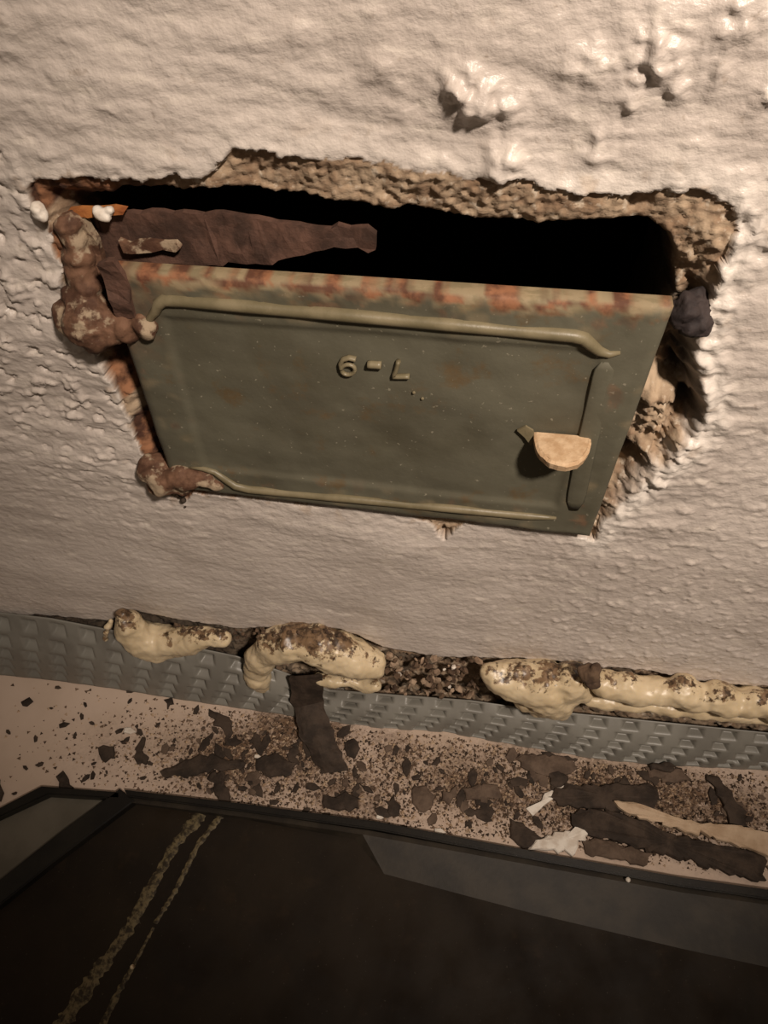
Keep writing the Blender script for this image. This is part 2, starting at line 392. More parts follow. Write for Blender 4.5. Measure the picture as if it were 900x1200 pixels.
def flake_mesh(name, P3, thick, seed, bulge=.001, rag=.0016, step=.0045):
    """irregular flat chip: outline P3 (3-d points) gets ragged edges, an uneven crown and real thickness"""
    r = random.Random(seed); pts = []
    n = len(P3)
    for i in range(n):
        a = np.array(P3[i]); b = np.array(P3[(i + 1) % n]); k = max(1, int(np.linalg.norm(b - a) / step))
        for j in range(k):
            q = a + (b - a) * j / k
            pts.append(q + np.array([r.gauss(0, rag), r.gauss(0, rag), 0]) * (1 if j else .6))
    c = np.mean(pts, 0); nm = np.cross(np.array(P3[1]) - c, np.array(P3[0]) - c)
    nm = _n(np.mean([np.cross(pts[(i + 1) % len(pts)] - c, pts[i] - c) for i in range(len(pts))], 0))
    if nm[2] < 0 and abs(nm[2]) > .05 or (abs(nm[2]) <= .05 and nm[1] > 0): nm = -nm
    bm = bmesh.new(); rings = []
    for s, off in ((1.0, 0), (1.0, .75), (.90, 1.0), (.55, 1.0)):
        rings.append([bm.verts.new(c + (p - c) * s + nm * (thick * off + (bulge * (1 - s * s) + r.gauss(0, thick * .035) if off else 0))) for p in pts])
    m = len(pts)
    for a, b in zip(rings[:-1], rings[1:]):
        for i in range(m): bm.faces.new((a[i], a[(i + 1) % m], b[(i + 1) % m], b[i]))
    bm.faces.new(rings[0]); ct = bm.verts.new(c + nm * (thick + bulge))
    for i in range(m): bm.faces.new((rings[-1][i], rings[-1][(i + 1) % m], ct))
    return bm
def flake(name, px, mat, thick, seed, z=.0008, lift=None, **k):
    P = [H(a, b, z + (lift[i] if lift else 0)) for i, (a, b) in enumerate(px)]
    return from_bm(name, flake_mesh(name, P, thick, seed, **k), mat)

# ------------------------------------------------------------------ soot door
TL, TR, BR, BL = W(118, 318, -.012), W(790, 362, -.012), W(691, 631, -.012), W(204, 574, -.012)
def leafpt(u, v, out=0.0):
    q = (TL * (1 - u) + TR * u) * (1 - v) + (BL * (1 - u) + BR * u) * v
    return q + np.array([0, -out, 0])
door = empty('soot_hatch', leafpt(.5, 1).tolist(), 'rusted olive-green metal soot door hanging in the broken wall opening', 'soot door')
NU, NV = 150, 100
us = np.linspace(0, 1, NU); vv = np.linspace(0, 1, NV)
U, Vv = np.meshgrid(us, vv); U = U.ravel(); Vv = Vv.ravel()
Wd, Hd = np.linalg.norm(TR - TL), np.linalg.norm(BL - TL)
eu = np.minimum(U, 1 - U) * Wd; ev = np.minimum(Vv, 1 - Vv) * Hd; e = np.minimum(eu, ev)
front = (TL * (1 - U)[:, None] + TR * U[:, None]) * (1 - Vv)[:, None] + (BL * (1 - U)[:, None] + BR * U[:, None]) * Vv[:, None]
rag = fbm(U * 30, Vv * 20, 5, 3)
outd = .0012 * fbm(U * 5, Vv * 4, 6, 3) - .0022 * np.exp(-(e / .0022)**2) + .0006 * sstep(.3, .6, fbm(U * 40, Vv * 14, 8, 3)) * sstep(.12, .04, Vv)
# lightly pressed centre panel and a turned-out rim on the right
outd -= .0018 * sstep(.026, .031, e)
front[:, 1] -= outd
TH = .011
back = front.copy(); back[:, 1] = -.012 + TH - .0
idx = np.arange(NU * NV).reshape(NV, NU); k0 = NU * NV
Qf = np.stack([idx[:-1, :-1], idx[1:, :-1], idx[1:, 1:], idx[:-1, 1:]], -1).reshape(-1, 4)
ringi = np.concatenate([idx[0, :-1], idx[:-1, -1], idx[-1, :0:-1], idx[:0:-1, 0]])
bk = {int(v): k0 + i for i, v in enumerate(ringi)}
Vd = np.concatenate([front, back[ringi]])
nr = len(ringi)
side = np.array([[ringi[i], ringi[(i + 1) % nr], k0 + (i + 1) % nr, k0 + i] for i in range(nr)])
me = mesh_np('door_leaf', Vd, np.concatenate([Qf, side]))
top = sstep(.055, .015, Vv + .03 * rag)
rustm = np.clip(top * sstep(-.15, .25, fbm(U * 16, Vv * 30, 12, 4)) * .95 + sstep(.10, .0, U + .03 * rag) * sstep(.38, .1, Vv) * .8, 0, 1)
rustm = np.maximum(rustm, .35 * sstep(.45, .75, fbm(U * 14, Vv * 9, 15, 4)) * sstep(.035, .012, e))
pale = np.clip(top * .85 + .35 * sstep(.030, .020, e) * sstep(.2, .6, fbm(U * 10, Vv * 8, 17, 3)), 0, 1)  # top lip lightened as if lit, plus patchy pale paint round the border
ee = lambda a: np.concatenate([a, a[ringi]])
attr(me, 'rust', ee(rustm)); attr(me, 'pale', ee(pale))
leaf = link('door_leaf', me, M_LEAF, door)
def tube(bm, pts, ru, rv, nrm, seg=10, closed=False, taper=0):
    """flattened half-round bar along 3-d points; ru across, rv outwards along nrm"""
    P = [Vector(p) for p in pts]; N = len(P); rings = []; nrm = Vector(nrm)
    for i, p in enumerate(P):
        t = (P[(i + 1) % N if closed else min(i + 1, N - 1)] - P[(i - 1) % N if closed else max(i - 1, 0)]).normalized()
        s = t.cross(nrm).normalized()
        q_ = min(1, (min(i, N - 1 - i) + .35) / taper) ** .5 if taper else 1
        rings.append([bm.verts.new(p + s * ru * q_ * math.cos(2 * math.pi * k / seg) + nrm * rv * q_ * math.sin(2 * math.pi * k / seg)) for k in range(seg)])
    for i in range(N if closed else N - 1):
        a, b = rings[i], rings[(i + 1) % N]
        for k in range(seg): bm.faces.new((a[k], a[(k + 1) % seg], b[(k + 1) % seg], b[k]))
    if not closed: bm.faces.new(rings[0]); bm.faces.new(rings[-1])
def bead_path(mu0, mu1, mv0, mv1, r):
    """rectangle with scooped-in corners, metres from the leaf edges"""
    out = []
    L, R_, T, B = mu0, Wd - mu1, mv0, Hd - mv1
    def arc(cx, cy, a0, a1):
        for k in range(9):
            a = math.radians(a0 + (a1 - a0) * k / 8); out.append((cx + r * math.cos(a), cy + r * math.sin(a)))
    arc(L, T, 90, 0); out.extend((L + r + (R_ - L - 2 * r) * k / 24, T) for k in range(1, 24))
    arc(R_, T, 180, 90); out.extend((R_, T + r + (B - T - 2 * r) * k / 14) for k in range(1, 14))
    arc(R_, B, 270, 180); out.extend((R_ - r - (R_ - L - 2 * r) * k / 24, B) for k in range(1, 24))
    arc(L, B, 360, 270); out.extend((L, B - r - (B - T - 2 * r) * k / 14) for k in range(1, 14))
    return out
def bead(px, ru, rv, mat=M_BEAD, tp=4):
    P = []
    for (a, b), (c, d) in zip(px[:-1], px[1:]):
        n = max(1, int(math.hypot(c - a, d - b) / 9))
        P.extend((a + (c - a) * k / n, b + (d - b) * k / n) for k in range(n))
    P.append(px[-1]); bm = bmesh.new()
    tube(bm, [W(a, b, -.0118 - .0005 * math.sin(a * .05)) for a, b in P], ru, rv, (0, -1, 0), 10, False, tp)
    return from_bm('raised_bead', bm, mat, leaf, True)
bead([(168,380),(176,373),(183,364),(186,356),(194,351),(215,352),(672,393),(684,396),(692,403),(702,411),(714,415),(727,413)], .0038, .0042)
bead([(222,548),(238,549),(252,553),(264,561),(276,569),(292,573),(640,606),(652,607)], .0032, .0034)
bead([(711,424),(700,470),(688,520),(672,598)], .0062, .0010, M_LEAF, 1.6)
# half-round pull tab
kc = W(659, 508, -.010); bm = bmesh.new(); N = 22; rk = .0170; pr = .0265
topv, botv, inn = [], [], []
for k in range(N + 1):
    a = math.pi * k / N; jit = 1 + .035 * mn.noise(Vector((k * .7, 3, 1)))
    X_ = -rk * math.cos(a) * jit; Y_ = -pr * math.sin(a)**.8 * jit if 0 < k < N else 0
    Y_ -= .001
    topv.append(bm.verts.new((kc[0] + X_, kc[1] + Y_, kc[2] + .0004 * random.uniform(-1, 1))))
    botv.append(bm.verts.new((kc[0] + X_ * .98, kc[1] + Y_ * .97, kc[2] - .0045)))
    inn.append(bm.verts.new((kc[0] + X_ * .9, kc[1] + Y_ * .9 - .0005, kc[2] + .0009 + .0003 * random.uniform(-1, 1))))
for k in range(N):
    bm.faces.new((topv[k], topv[k+1], botv[k+1], botv[k])); bm.faces.new((inn[k], inn[k+1], topv[k+1], topv[k]))
bm.faces.new(inn); bm.faces.new(botv); bm.faces.new((topv[0], botv[0], botv[-1], topv[-1], inn[-1], inn[0]))
tag(from_bm('pull_tab', bm, M_KNOB, leaf), 'pale cream half-round pull tab')
# cast-in number (7-9 upside down) above the middle of the leaf
def on_leaf(px, py, out=.001): return W(px, py, -.0125 - out + .0018)
def stroke(bm, pp, r=.0016, rv=.0022):
    out = []
    for (a, b), (c, d) in zip(pp[:-1], pp[1:]):
        for k in range(4): out.append(on_leaf(a + (c - a) * k / 4, b + (d - b) * k / 4))
    out.append(on_leaf(*pp[-1])); tube(bm, out, r, rv, (0, -1, 0), 8)
bm = bmesh.new()
ring = [(408 + 8.0 * math.cos(t), 433 + 6.0 * math.sin(t)) for t in np.linspace(0, 2 * math.pi, 15)]
stroke(bm, ring, .0012, .0016); stroke(bm, [(400,432),(399,426),(402,421),(409,419),(417,421)], .0014, .0022)
from_bm('cast_numeral', bm, M_BEAD, leaf, True)  # paler bead paint on the numerals: worn, with lit brightness put into colour
bm = bmesh.new(); stroke(bm, [(431,427),(447,428)], .0024, .0026); from_bm('cast_dash', bm, M_BEAD, leaf, True)
bm = bmesh.new(); stroke(bm, [(480,441),(461,441),(464,434),(467,423)], .0014, .0022); from_bm('cast_numeral', bm, M_BEAD, leaf, True)
bm = bmesh.new()
for a, b in ((485,460),(495,467)): bmesh.ops.create_icosphere(bm, subdivisions=1, radius=.0011, matrix=Matrix.Translation(on_leaf(a, b)))
from_bm('paint_speck', bm, M_BEAD, leaf)
# rusted frame bar behind the top edge
def plate(name, px, y, th, mat, parent, seed, rag=.0008, bulge=.0015):
    P = [W(a, b, y) for a, b in px]
    r = random.Random(seed); pts = []
    for i in range(len(P)):
        a, b = P[i], P[(i + 1) % len(P)]; k = max(1, int(np.linalg.norm(b - a) / .005))
        for j in range(k): pts.append(a + (b - a) * j / k + np.array([r.gauss(0, rag), 0, r.gauss(0, rag)]) * (1 if j else 0))
    bm = bmesh.new()
    f_ = bm.faces.new([bm.verts.new(p) for p in pts])
    ex = bmesh.ops.extrude_face_region(bm, geom=[f_])
    vs_ = [v for v in ex['geom'] if isinstance(v, bmesh.types.BMVert)]
    for v in vs_: v.co.y += th
    bmesh.ops.recalc_face_normals(bm, faces=bm.faces)
    bmesh.ops.triangulate(bm, faces=[f for f in bm.faces if len(f.verts) > 4])
    for _ in range(2): bmesh.ops.subdivide_edges(bm, edges=[e_ for e_ in bm.edges if e_.calc_length() > .008], cuts=1)
    for v in bm.verts: v.co.y += bulge * mn.fractal(v.co * 60, .9, 2, 3)
    return from_bm(name, bm, mat, parent)
plate('frame_bar', [(78,250),(130,249),(190,248),(250,250),(300,257),(350,264),(395,265),(430,267),(441,274),(440,293),(405,291),(380,293),(345,300),(320,309),(240,312),(110,305),(92,280)], .012, .004, M_RUSTBAR, door, 3)
tag(plate('frame_lip', [(138,283),(160,284),(205,286),(211,292),(205,297),(190,294),(165,297),(145,296)], .006, .004, M_RUSTLUG, door, 5), 'curled pale painted lip of the rusted frame')
tag(plate('frame_edge', [(78,249),(92,246),(122,247),(146,248),(144,252),(118,253),(88,253)], .006, .006, M_RUSTORANGE, door, 6), 'orange rust edge with its lit highlight painted in')
plate('paint_scrap', [(606,505),(616,500),(625,505),(628,516),(622,522),(615,513)], -.0132, .0015, M_BEAD, leaf, 4, rag=.0009, bulge=.0006)
plate('frame_stile', [(66,262),(98,258),(112,282),(122,330),(116,352),(92,345),(80,305)], .004, .006, M_RUSTLUG, door, 8, bulge=.003)
blob('paint_drip', [(45,246,-.003,.0042),(50,252,-.003,.0036),(42,250,-.003,.003)], M_WHITECHIP, door, .0009, .0016, 160, it=3)
blob('paint_drip', [(117,249,.004,.0034),(124,251,.004,.0040),(128,247,.004,.003)], M_WHITECHIP, door, .0009, .0016, 160, it=3)
blob('hinge', [(88,372,-.004,.013),(104,374,-.008,.017),(114,386,-.008,.014),(96,352,-.003,.013),(100,335,-.001,.010),(96,318,.001,.009),(92,300,.002,.009),(86,280,.002,.008),(80,264,.002,.008),(132,386,-.010,.011),(150,384,-.011,.010),(168,382,-.012,.008),(178,380,-.012,.005)], M_RUSTLUG, door, .0013, .0034, 60, seed=2, it=6)
plate('hinge_strap', [(112,312),(132,306),(148,330),(158,372),(140,378),(128,350)], -.014, .004, M_RUSTBAR, door, 9, bulge=.003)
blob('hinge', [(184,552,-.006,.014),(196,558,-.008,.015),(212,556,-.010,.012),(228,557,-.011,.009),(242,560,-.012,.0075),(254,567,-.012,.006),(188,566,-.006,.010),(214,570,-.009,.009)], M_RUSTLUG, door, .0013, .0030, 65, seed=5, it=6)
blob('rust_drip', [(213,578,-.006,.004),(215,586,-.004,.0028),(217,594,-.003,.0016)], M_FLAKE, door, .0008, .0006)

# ------------------------------------------------------------------ ledge
lxs = np.concatenate([np.linspace(-1.3, -.55, 20)[:-1], np.arange(-.55, .45, .004), np.linspace(.46, 1.3, 20)]); lys = np.concatenate([np.linspace(-.9, -.16, 20)[:-1], np.arange(-.16, .012, .004)])
LX, LY = np.meshgrid(lxs, lys); fx, fy = LX.ravel(), LY.ravel()
dust = np.zeros_like(fx)
for (a, b, sx, sy, am) in [(265,890,.06,.035,1.15),(345,865,.06,.05,1.25),(420,930,.06,.03,.8),(560,920,.09,.035,.95),(690,930,.10,.04,1.1),(800,945,.10,.04,1.0),(620,890,.08,.018,.6),(470,880,.06,.025,.6),(150,880,.06,.03,.25)]:
    p = H(a, b); dust = np.maximum(dust, am * np.exp(-((fx - p[0]) / sx)**2 - ((fy - p[1]) / sy)**2))
dust = np.clip(dust * (1.0 + .5 * fbm(fx * 25, fy * 25, 131, 3)), 0, 1)
nx_, ny_ = len(lxs), len(lys); idx = np.arange(nx_ * ny_).reshape(ny_, nx_)
me = mesh_np('floor', np.stack([fx, fy, 0 * fx], 1), np.stack([idx[:-1, :-1], idx[:-1, 1:], idx[1:, 1:], idx[1:, :-1]], -1).reshape(-1, 4))
attr(me, 'dust', dust)
tag(link('floor', me, M_LEDGE), kind='structure')

# ------------------------------------------------------------------ grey dimpled strip, wall foot to ledge
TOPP = [(-1200,583),(-150,690),(0,717),(60,724),(133,738),(200,752),(277,768),(330,786),(385,808),(450,813),(550,820),(620,830),(700,838),(800,848),(900,858),(1060,870),(2200,965)]
BOTP = [(-1200,660),(-150,772),(0,790),(60,796),(133,806),(200,817),(300,832),(400,847),(450,853),(520,857),(600,872),(650,881),(700,889),(750,894),(800,897),(900,902),(1060,912),(2200,1030)]
tp = np.array([W(a, b, -.004) for a, b in TOPP]); bp = np.array([H(a, b, .001) for a, b in BOTP])
sx_ = np.arange(-1.25, 1.25, .0014); NVs = 56; sv = np.linspace(0, 1, NVs)
def interp3(x_, P): o_ = np.argsort(P[:, 0]); return np.stack([x_] + [np.interp(x_, P[o_, 0], P[o_, k]) for k in (1, 2)], 1)
ta, ba = interp3(sx_, tp), interp3(sx_, bp)
SX, SV = np.meshgrid(np.arange(len(sx_)), sv); SXi = SX.ravel().astype(int); SVv = SV.ravel()
P = ta[SXi] * (1 - SVv)[:, None] + ba[SXi] * SVv[:, None]
bow = np.sin(math.pi * SVv) * .006
wid = np.linalg.norm(ta - ba, axis=1)[SXi]
nrm = np.cross(np.array([1., 0, 0]), ba[SXi] - ta[SXi]); nrm /= np.linalg.norm(nrm, axis=1)[:, None]; nrm *= -np.sign(nrm[:, 1:2] + 1e-9)
dent = np.zeros_like(SVv); px_ = .031
for r_, vc in enumerate((.13, .36, .56, .74, .90)):
    uu = (sx_[SXi] + r_ * .0058) / px_; du = np.abs(uu - np.round(uu)) * px_
    dvv = np.abs(SVv - vc)
    k = np.minimum(1 - np.clip((du - .0048) / .0038, 0, 1), 1 - np.clip((dvv - .022) / .068, 0, 1)); dent = np.maximum(dent, k)
P = P + nrm * (bow - .0066 * dent)[:, None]
nS = len(sx_); idx = np.arange(nS * NVs).reshape(NVs, nS)
me = mesh_np('dimpled_strip', P, np.stack([idx[:-1, :-1], idx[1:, :-1], idx[1:, 1:], idx[:-1, 1:]], -1).reshape(-1, 4))
o = link('dimpled_strip', me, M_STRIP); md = o.modifiers.new('t', 'SOLIDIFY'); md.thickness = .0012; md.offset = 1
tag(recentre(o), 'long grey dimpled plastic strip along the foot of the wall', 'strip')

# ------------------------------------------------------------------ expanding foam
def mm(px): return px * .00090
def foam(name, sp, label, dirt, seed, **k):
    S = [(a, b, r, q[0] if q else -.014) for a, b, r, *q in sp]; T = list(S)
    for p, q in zip(S[:-1], S[1:]):
        d = math.hypot(p[0] - q[0], p[1] - q[1]); n_ = int(d / 4) if d < 34 else 0
        T += [tuple(p[i] + (q[i] - p[i]) * k / n_ for i in range(4)) for k in range(1, n_)]
    o = blob(name, [(a, b, y, mm(r) * 1.04 + .0008) for a, b, r, y in T], M_FOAM, None, .0015, .0036, 42, dirt, seed, **k)
    return tag(recentre(o), label, 'foam')
foam('foam_blob', [(142,721,8),(152,732,15),(165,746,19),(182,754,20),(203,753,17),(225,749,13),(245,747,11),(260,748,10)], 'cream foam blob with sooty top, leftmost along the wall foot', .9, 1)
foam('foam_drip', [(126,735,4.5,-.010),(125,742,4.5,-.012),(124,748,3,-.012),(130,728,3,-.006)], 'tiny foam drip beside the leftmost sooty-topped foam blob', 0, 2)
foam('foam_blob', [(302,792,15),(310,802,9),(296,799,8),(306,772,17),(320,757,17),(345,752,20),(372,755,22),(398,764,22),(420,772,20),(438,777,15)], 'arched cream foam blob with a hanging left end above the dark slanting flake', .55, 3)
foam('foam_lip', [(372,795,7),(390,798,7),(410,800,7),(425,804,7),(440,803,6)], 'thin foam lip squeezed out under the arched foam blob', .2, 4)
foam('foam_blob', [(572,788,11),(590,794,16),(612,797,22),(635,800,26),(650,812,24),(634,826,15),(655,828,14),(668,798,20),(684,812,8),(620,815,18)], 'bulging round cream foam blob drooping over the grey strip', .35, 5)
rr = random.Random(4)
foam('foam_bead', [(a, 800 + (a - 690) * .115 + rr.uniform(-3, 3), rr.uniform(12, 17)) for a in range(708, 985, 13)] + [(a, 820 + (a - 690) * .10, 8) for a in range(692, 985, 12)], 'long lumpy cream foam bead running to the right edge above the strip', .15, 6)

# ------------------------------------------------------------------ crumbs in the broken wall foot
def stone_mesh(seed):
    r = random.Random(seed); bm = bmesh.new(); bmesh.ops.create_icosphere(bm, subdivisions=1, radius=1)
    sq = (r.uniform(.8, 1.3), r.uniform(.6, 1), r.uniform(.5, .8))
    for v in bm.verts:
        v.co *= r.uniform(.7, 1.2); v.co = Vector((v.co.x * sq[0], v.co.y * sq[1], v.co.z * sq[2]))
    me = bpy.data.meshes.new('mortar_crumb'); bm.to_mesh(me); bm.free(); return me
stones = []
for k in range(8):
    m_ = stone_mesh(k); m_.materials.append((M_CRUMB, M_CRUMBD, M_CRUMB, M_CRUMBD, M_CRUMBD, M_CRUMB, M_CRUMBD, M_WHITECHIP)[k]); stones.append(m_)
rr = random.Random(11)
for i in range(95):
    a = rr.uniform(452, 574); b = rr.uniform(768, 812) + (a - 452) * .06
    if a > 560 and b > 805: b -= 20
    o = bpy.data.objects.new('mortar_crumb', stones[rr.choice((0,1,2,3,4,5,6,0,2,5,1,7))]); C.objects.link(o)
    o.location = W(a, b, -.004 - rr.random() * .006).tolist(); s = rr.uniform(.0022, .0052)
    o.scale = (s, s, s); o.rotation_euler = (rr.random() * 6, rr.random() * 6, rr.random() * 6)
    zn = 'against the arched foam blob' if a < 490 else ('midway between arched and round foam' if a < 532 else 'beside the round drooping foam blob')
    tn = {M_CRUMB: 'pale brown', M_CRUMBD: 'dark', M_WHITECHIP: 'white'}[o.data.materials[0]]
    tag(o, f'{tn} mortar crumb in the wall foot {zn}', 'crumb', f'{tn} mortar crumbs {zn}')
for i in range(46):
    a = rr.uniform(190, 400); b = np.interp(a, [190, 270, 345, 400], [733, 742, 736, 741]) + rr.uniform(-3, 7)
    o = bpy.data.objects.new('mortar_crumb', stones[rr.choice((1, 3, 4, 6))]); C.objects.link(o)
    o.location = W(a, b, -.012 - rr.random() * .004).tolist(); s = rr.uniform(.0015, .0032); o.scale = (s, s, s)
    o.rotation_euler = (rr.random() * 6, rr.random() * 6, rr.random() * 6)
    zn = 'on the leftmost foam blob' if a < 272 else 'on the arched foam blob'; tn = 'brown' if o.data.materials[0] == M_CRUMB else 'dark'
    tag(o, f'{tn} mortar crumb lying {zn}', 'crumb', f'{tn} crumbs {zn}')
o = blob('mortar_lump', [(684,786,-.022,.006),(692,790,-.024,.009),(694,800,-.024,.007),(698,784,-.022,.006)], M_CRUMBD, None, .0012, .002, 120, seed=8)
tag(recentre(o), 'dark grey mortar lump embedded beside the round drooping foam blob', 'lump')

o = blob('soot_lump', [(806,362,-.002,.010),(814,356,0,.009),(812,374,-.003,.010),(820,382,-.002,.007),(802,374,-.002,.007)], M_CRUMBB, None, .0012, .0042, 95, seed=12, it=4)
tag(recentre(o), 'black sooty lump wedged beside the top right corner of the metal hatch', 'lump')

# ------------------------------------------------------------------ flakes and chips on the ledge
BIG = [
 ('rust_flake', [(640,934),(655,924),(690,921),(730,921),(764,921),(772,936),(764,948),(735,952),(700,949),(660,946)], M_FLAKE, .006, 'long dark rust flake, the upper of the two long strips at right', None),
 ('rust_flake', [(668,956),(690,949),(720,952),(780,976),(840,992),(895,1006),(891,1035),(860,1026),(800,1008),(740,992),(690,980),(672,970)], M_FLAKE, .007, 'longest dark rust strip lying slantwise at far right', None),
 ('rust_flake', [(826,909),(842,913),(860,934),(873,952),(870,970),(854,964),(842,938)], M_FLAKE, .005, 'dark upright-lying rust flake above the beige plaster strip', None),
 ('plaster_strip', [(716,938),(735,941),(770,953),(820,966),(850,968),(905,976),(908,1003),(868,994),(835,982),(790,970),(745,958),(722,948)], M_BEIGE, .006, 'beige plaster strip lying across the long dark rust strip', None),
 ('plaster_chip', [(618,995),(640,981),(665,974),(690,971),(692,978),(678,986),(674,1000),(660,996),(640,998)], M_WHITECHIP, .005, 'white torn plaster chip beside the stove rim', None),
 ('plaster_chip', [(618,950),(632,938),(652,922),(664,920),(660,929),(640,943),(624,956)], M_WHITECHIP, .003, 'narrow white plaster sliver left of the long dark strips', None),
 ('rust_flake', [(604,889),(626,883),(652,886),(672,894),(670,908),(645,910),(618,904)], M_FLAKE2, .004, 'broad brown rust flake just below the grey strip', None),
 ('rust_flake', [(640,905),(655,901),(664,910),(660,922),(644,919)], M_FLAKE, .004, 'small dark flake at the corner of the broad brown flake', None),
 ('rust_flake', [(597,960),(612,966),(635,985),(628,996),(606,992),(598,980)], M_FLAKE, .004, 'dark triangular flake left of the white torn chip', None),
 ('rust_flake', [(682,984),(720,988),(765,1001),(760,1014),(715,1008),(684,1000)], M_FLAKE2, .004, 'brown flake tucked between the longest strip and the stove rim', None),
 ('rust_flake', [(756,900),(775,898),(802,905),(808,914),(790,917),(760,912)], M_FLAKE2, .004, 'brown flake below the strip, between the white sliver and dark upright flake', None),
 ('rust_flake', [(760,897),(785,896),(800,902),(778,906),(762,904)], M_FLAKE, .004, 'thin dark flake lying on the upper edge of a brown flake', None),
 ('rust_flake', [(482,926),(498,922),(508,932),(506,946),(490,951),(483,942)], M_FLAKE2, .0035, 'squarish brown flake in the middle of the ledge', None),
 ('rust_flake', [(543,924),(560,919),(582,920),(584,932),(570,941),(545,937)], M_FLAKE2, .0035, 'wide brown flake right of the squarish brown flake', None),
 ('rust_flake', [(520,928),(534,920),(536,934),(526,942),(518,938)], M_FLAKE2, .003, 'small brown flake between two larger brown flakes mid-ledge', None),
 ('rust_flake', [(452,938),(462,934),(470,942),(468,955),(456,956)], M_FLAKE, .003, 'dark flake left of the squarish brown flake', None),
 ('rust_flake', [(380,935),(400,930),(422,934),(420,947),(398,953),(378,950)], M_FLAKE, .0035, 'dark flake touching the stove rim below the slanting flake', None),
 ('rust_flake', [(116,877),(124,873),(135,875),(136,888),(124,893),(117,890)], M_FLAKE, .004, 'single chunky dark flake on the clean left ledge', None),
 ('rust_flake', [(26,823),(36,817),(40,822),(32,829),(27,829)], M_FLAKE, .003, 'lone dark flake highest on the clean left ledge', None),
 ('rust_flake', [(157,890),(166,866),(171,868),(168,880),(176,888),(172,896),(160,896)], M_FLAKE, .004, 'dark pear-shaped flake right of the chunky dark flake', None),
 ('rust_flake', [(68,912),(74,904),(80,914),(84,928),(72,928)], M_FLAKE, .004, 'dark flake standing at the stove corner', None),
 ('rust_flake', [(-8,916),(2,918),(6,928),(2,938),(-8,936)], M_FLAKE, .004, 'dark flake cut by the left picture edge', None),
 ('rust_flake', [(188,905),(205,898),(228,888),(250,884),(262,890),(288,893),(282,902),(256,904),(230,909),(196,912)], M_FLAKE, .004, 'long dark flake, leftmost in the sooty heap', None),
 ('rust_flake', [(246,906),(262,904),(268,925),(272,942),(256,944),(250,925)], M_FLAKE, .004, 'dark flake reaching from the sooty heap down to the stove rim', None),
 ('rust_flake', [(246,832),(256,836),(268,842),(274,858),(268,866),(258,852),(247,840)], M_FLAKE, .003, 'thin dark flake at the top of the sooty heap', None),
 ('rust_flake', [(192,822),(202,818),(204,826),(195,832)], M_FLAKE, .003, 'dark flake lying close under the leftmost foam blob', None),
 ('rust_flake', [(300,890),(322,884),(345,896),(342,908),(318,912),(300,904)], M_FLAKE, .004, 'dark flake in the sooty heap beside the slanting flake', None),
 ('rust_flake', [(404,872),(416,866),(422,880),(418,888),(408,886)], M_FLAKE, .003, 'dark flake just right of the slanting flake', None),
 ('rust_flake', [(420,918),(432,922),(438,929),(426,928)], M_FLAKE, .003, 'slim dark flake above the stove rim, mid-ledge', None),
]
for i, (nm, px, mt, th, lb, li) in enumerate(BIG):
    z_ = .0068 if 'lying across' in lb else (.0042 if 'upper edge' in lb else .0006)
    o = flake(nm, px, mt, th * .8, i + 20, z=z_); tag(recentre(o), lb, 'chip' if nm != 'rust_flake' else 'flake')
# dark flake slanting from the broken wall foot down to the ledge
La = [W(338, 795, -.018), H(343, 830, .020), H(352, 862, .012), H(364, 885, .005), H(377, 906, .002)]
Ra = [W(376, 793, -.018), H(379, 822, .022), H(388, 850, .014), H(398, 876, .006), H(407, 902, .002)]
bm = bmesh.new(); rows = []; rf = random.Random(5)
for k in range(17):
    t = k / 16 * 4; i0 = min(int(t), 3); ft = t - i0; row = []
    a = La[i0] + (La[i0+1] - La[i0]) * ft; b = Ra[i0] + (Ra[i0+1] - Ra[i0]) * ft
    ja, jb = rf.uniform(-.06, .06), rf.uniform(-.06, .06)
    for m in range(7):
        u_ = m / 6; q = a + (b - a) * (u_ + ja * (1 - u_) + jb * u_)
        row.append(bm.verts.new(q + np.array([0, -.5, .8]) * (.004 * math.sin(math.pi * u_) + .0016 * mn.fractal(Vector(q) * 110, .9, 2, 3))))
    rows.append(row)
for r0, r1 in zip(rows[:-1], rows[1:]):
    for m in range(6): bm.faces.new((r0[m], r0[m+1], r1[m+1], r1[m]))
o = from_bm('rust_flake', bm, M_FLAKE); md = o.modifiers.new('t', 'SOLIDIFY'); md.thickness = .003
tag(recentre(o), 'large dark rust flake slanting down from under the arched foam blob', 'flake')
# countable small flakes
meshes = []
for k in range(7):
    r = random.Random(200 + k); n = r.randint(5, 7)
    pts = [np.array([math.cos(2*math.pi*i/n) * r.uniform(.6, 1.3) * 1.4, math.sin(2*math.pi*i/n) * r.uniform(.5, 1.1), 0]) for i in range(n)]
    bm = flake_mesh('rust_flake', pts, .6, k, .1, .05, 9); bmesh.ops.recalc_face_normals(bm, faces=bm.faces)
    m_ = bpy.data.meshes.new('rust_flake'); bm.to_mesh(m_); bm.free(); m_.materials.append(M_FLAKE if k < 5 else M_FLAKE2); meshes.append(m_)
def small(a, b, s, rz, k, label, group, z=.0003):
    o = bpy.data.objects.new('rust_flake', meshes[k]); C.objects.link(o); p = H(a, b, z); o.location = p.tolist()
    o.scale = (s, s, min(s, .003)); o.rotation_euler = (0, 0, rz); return tag(o, label, 'flake', group)
rr = random.Random(31)
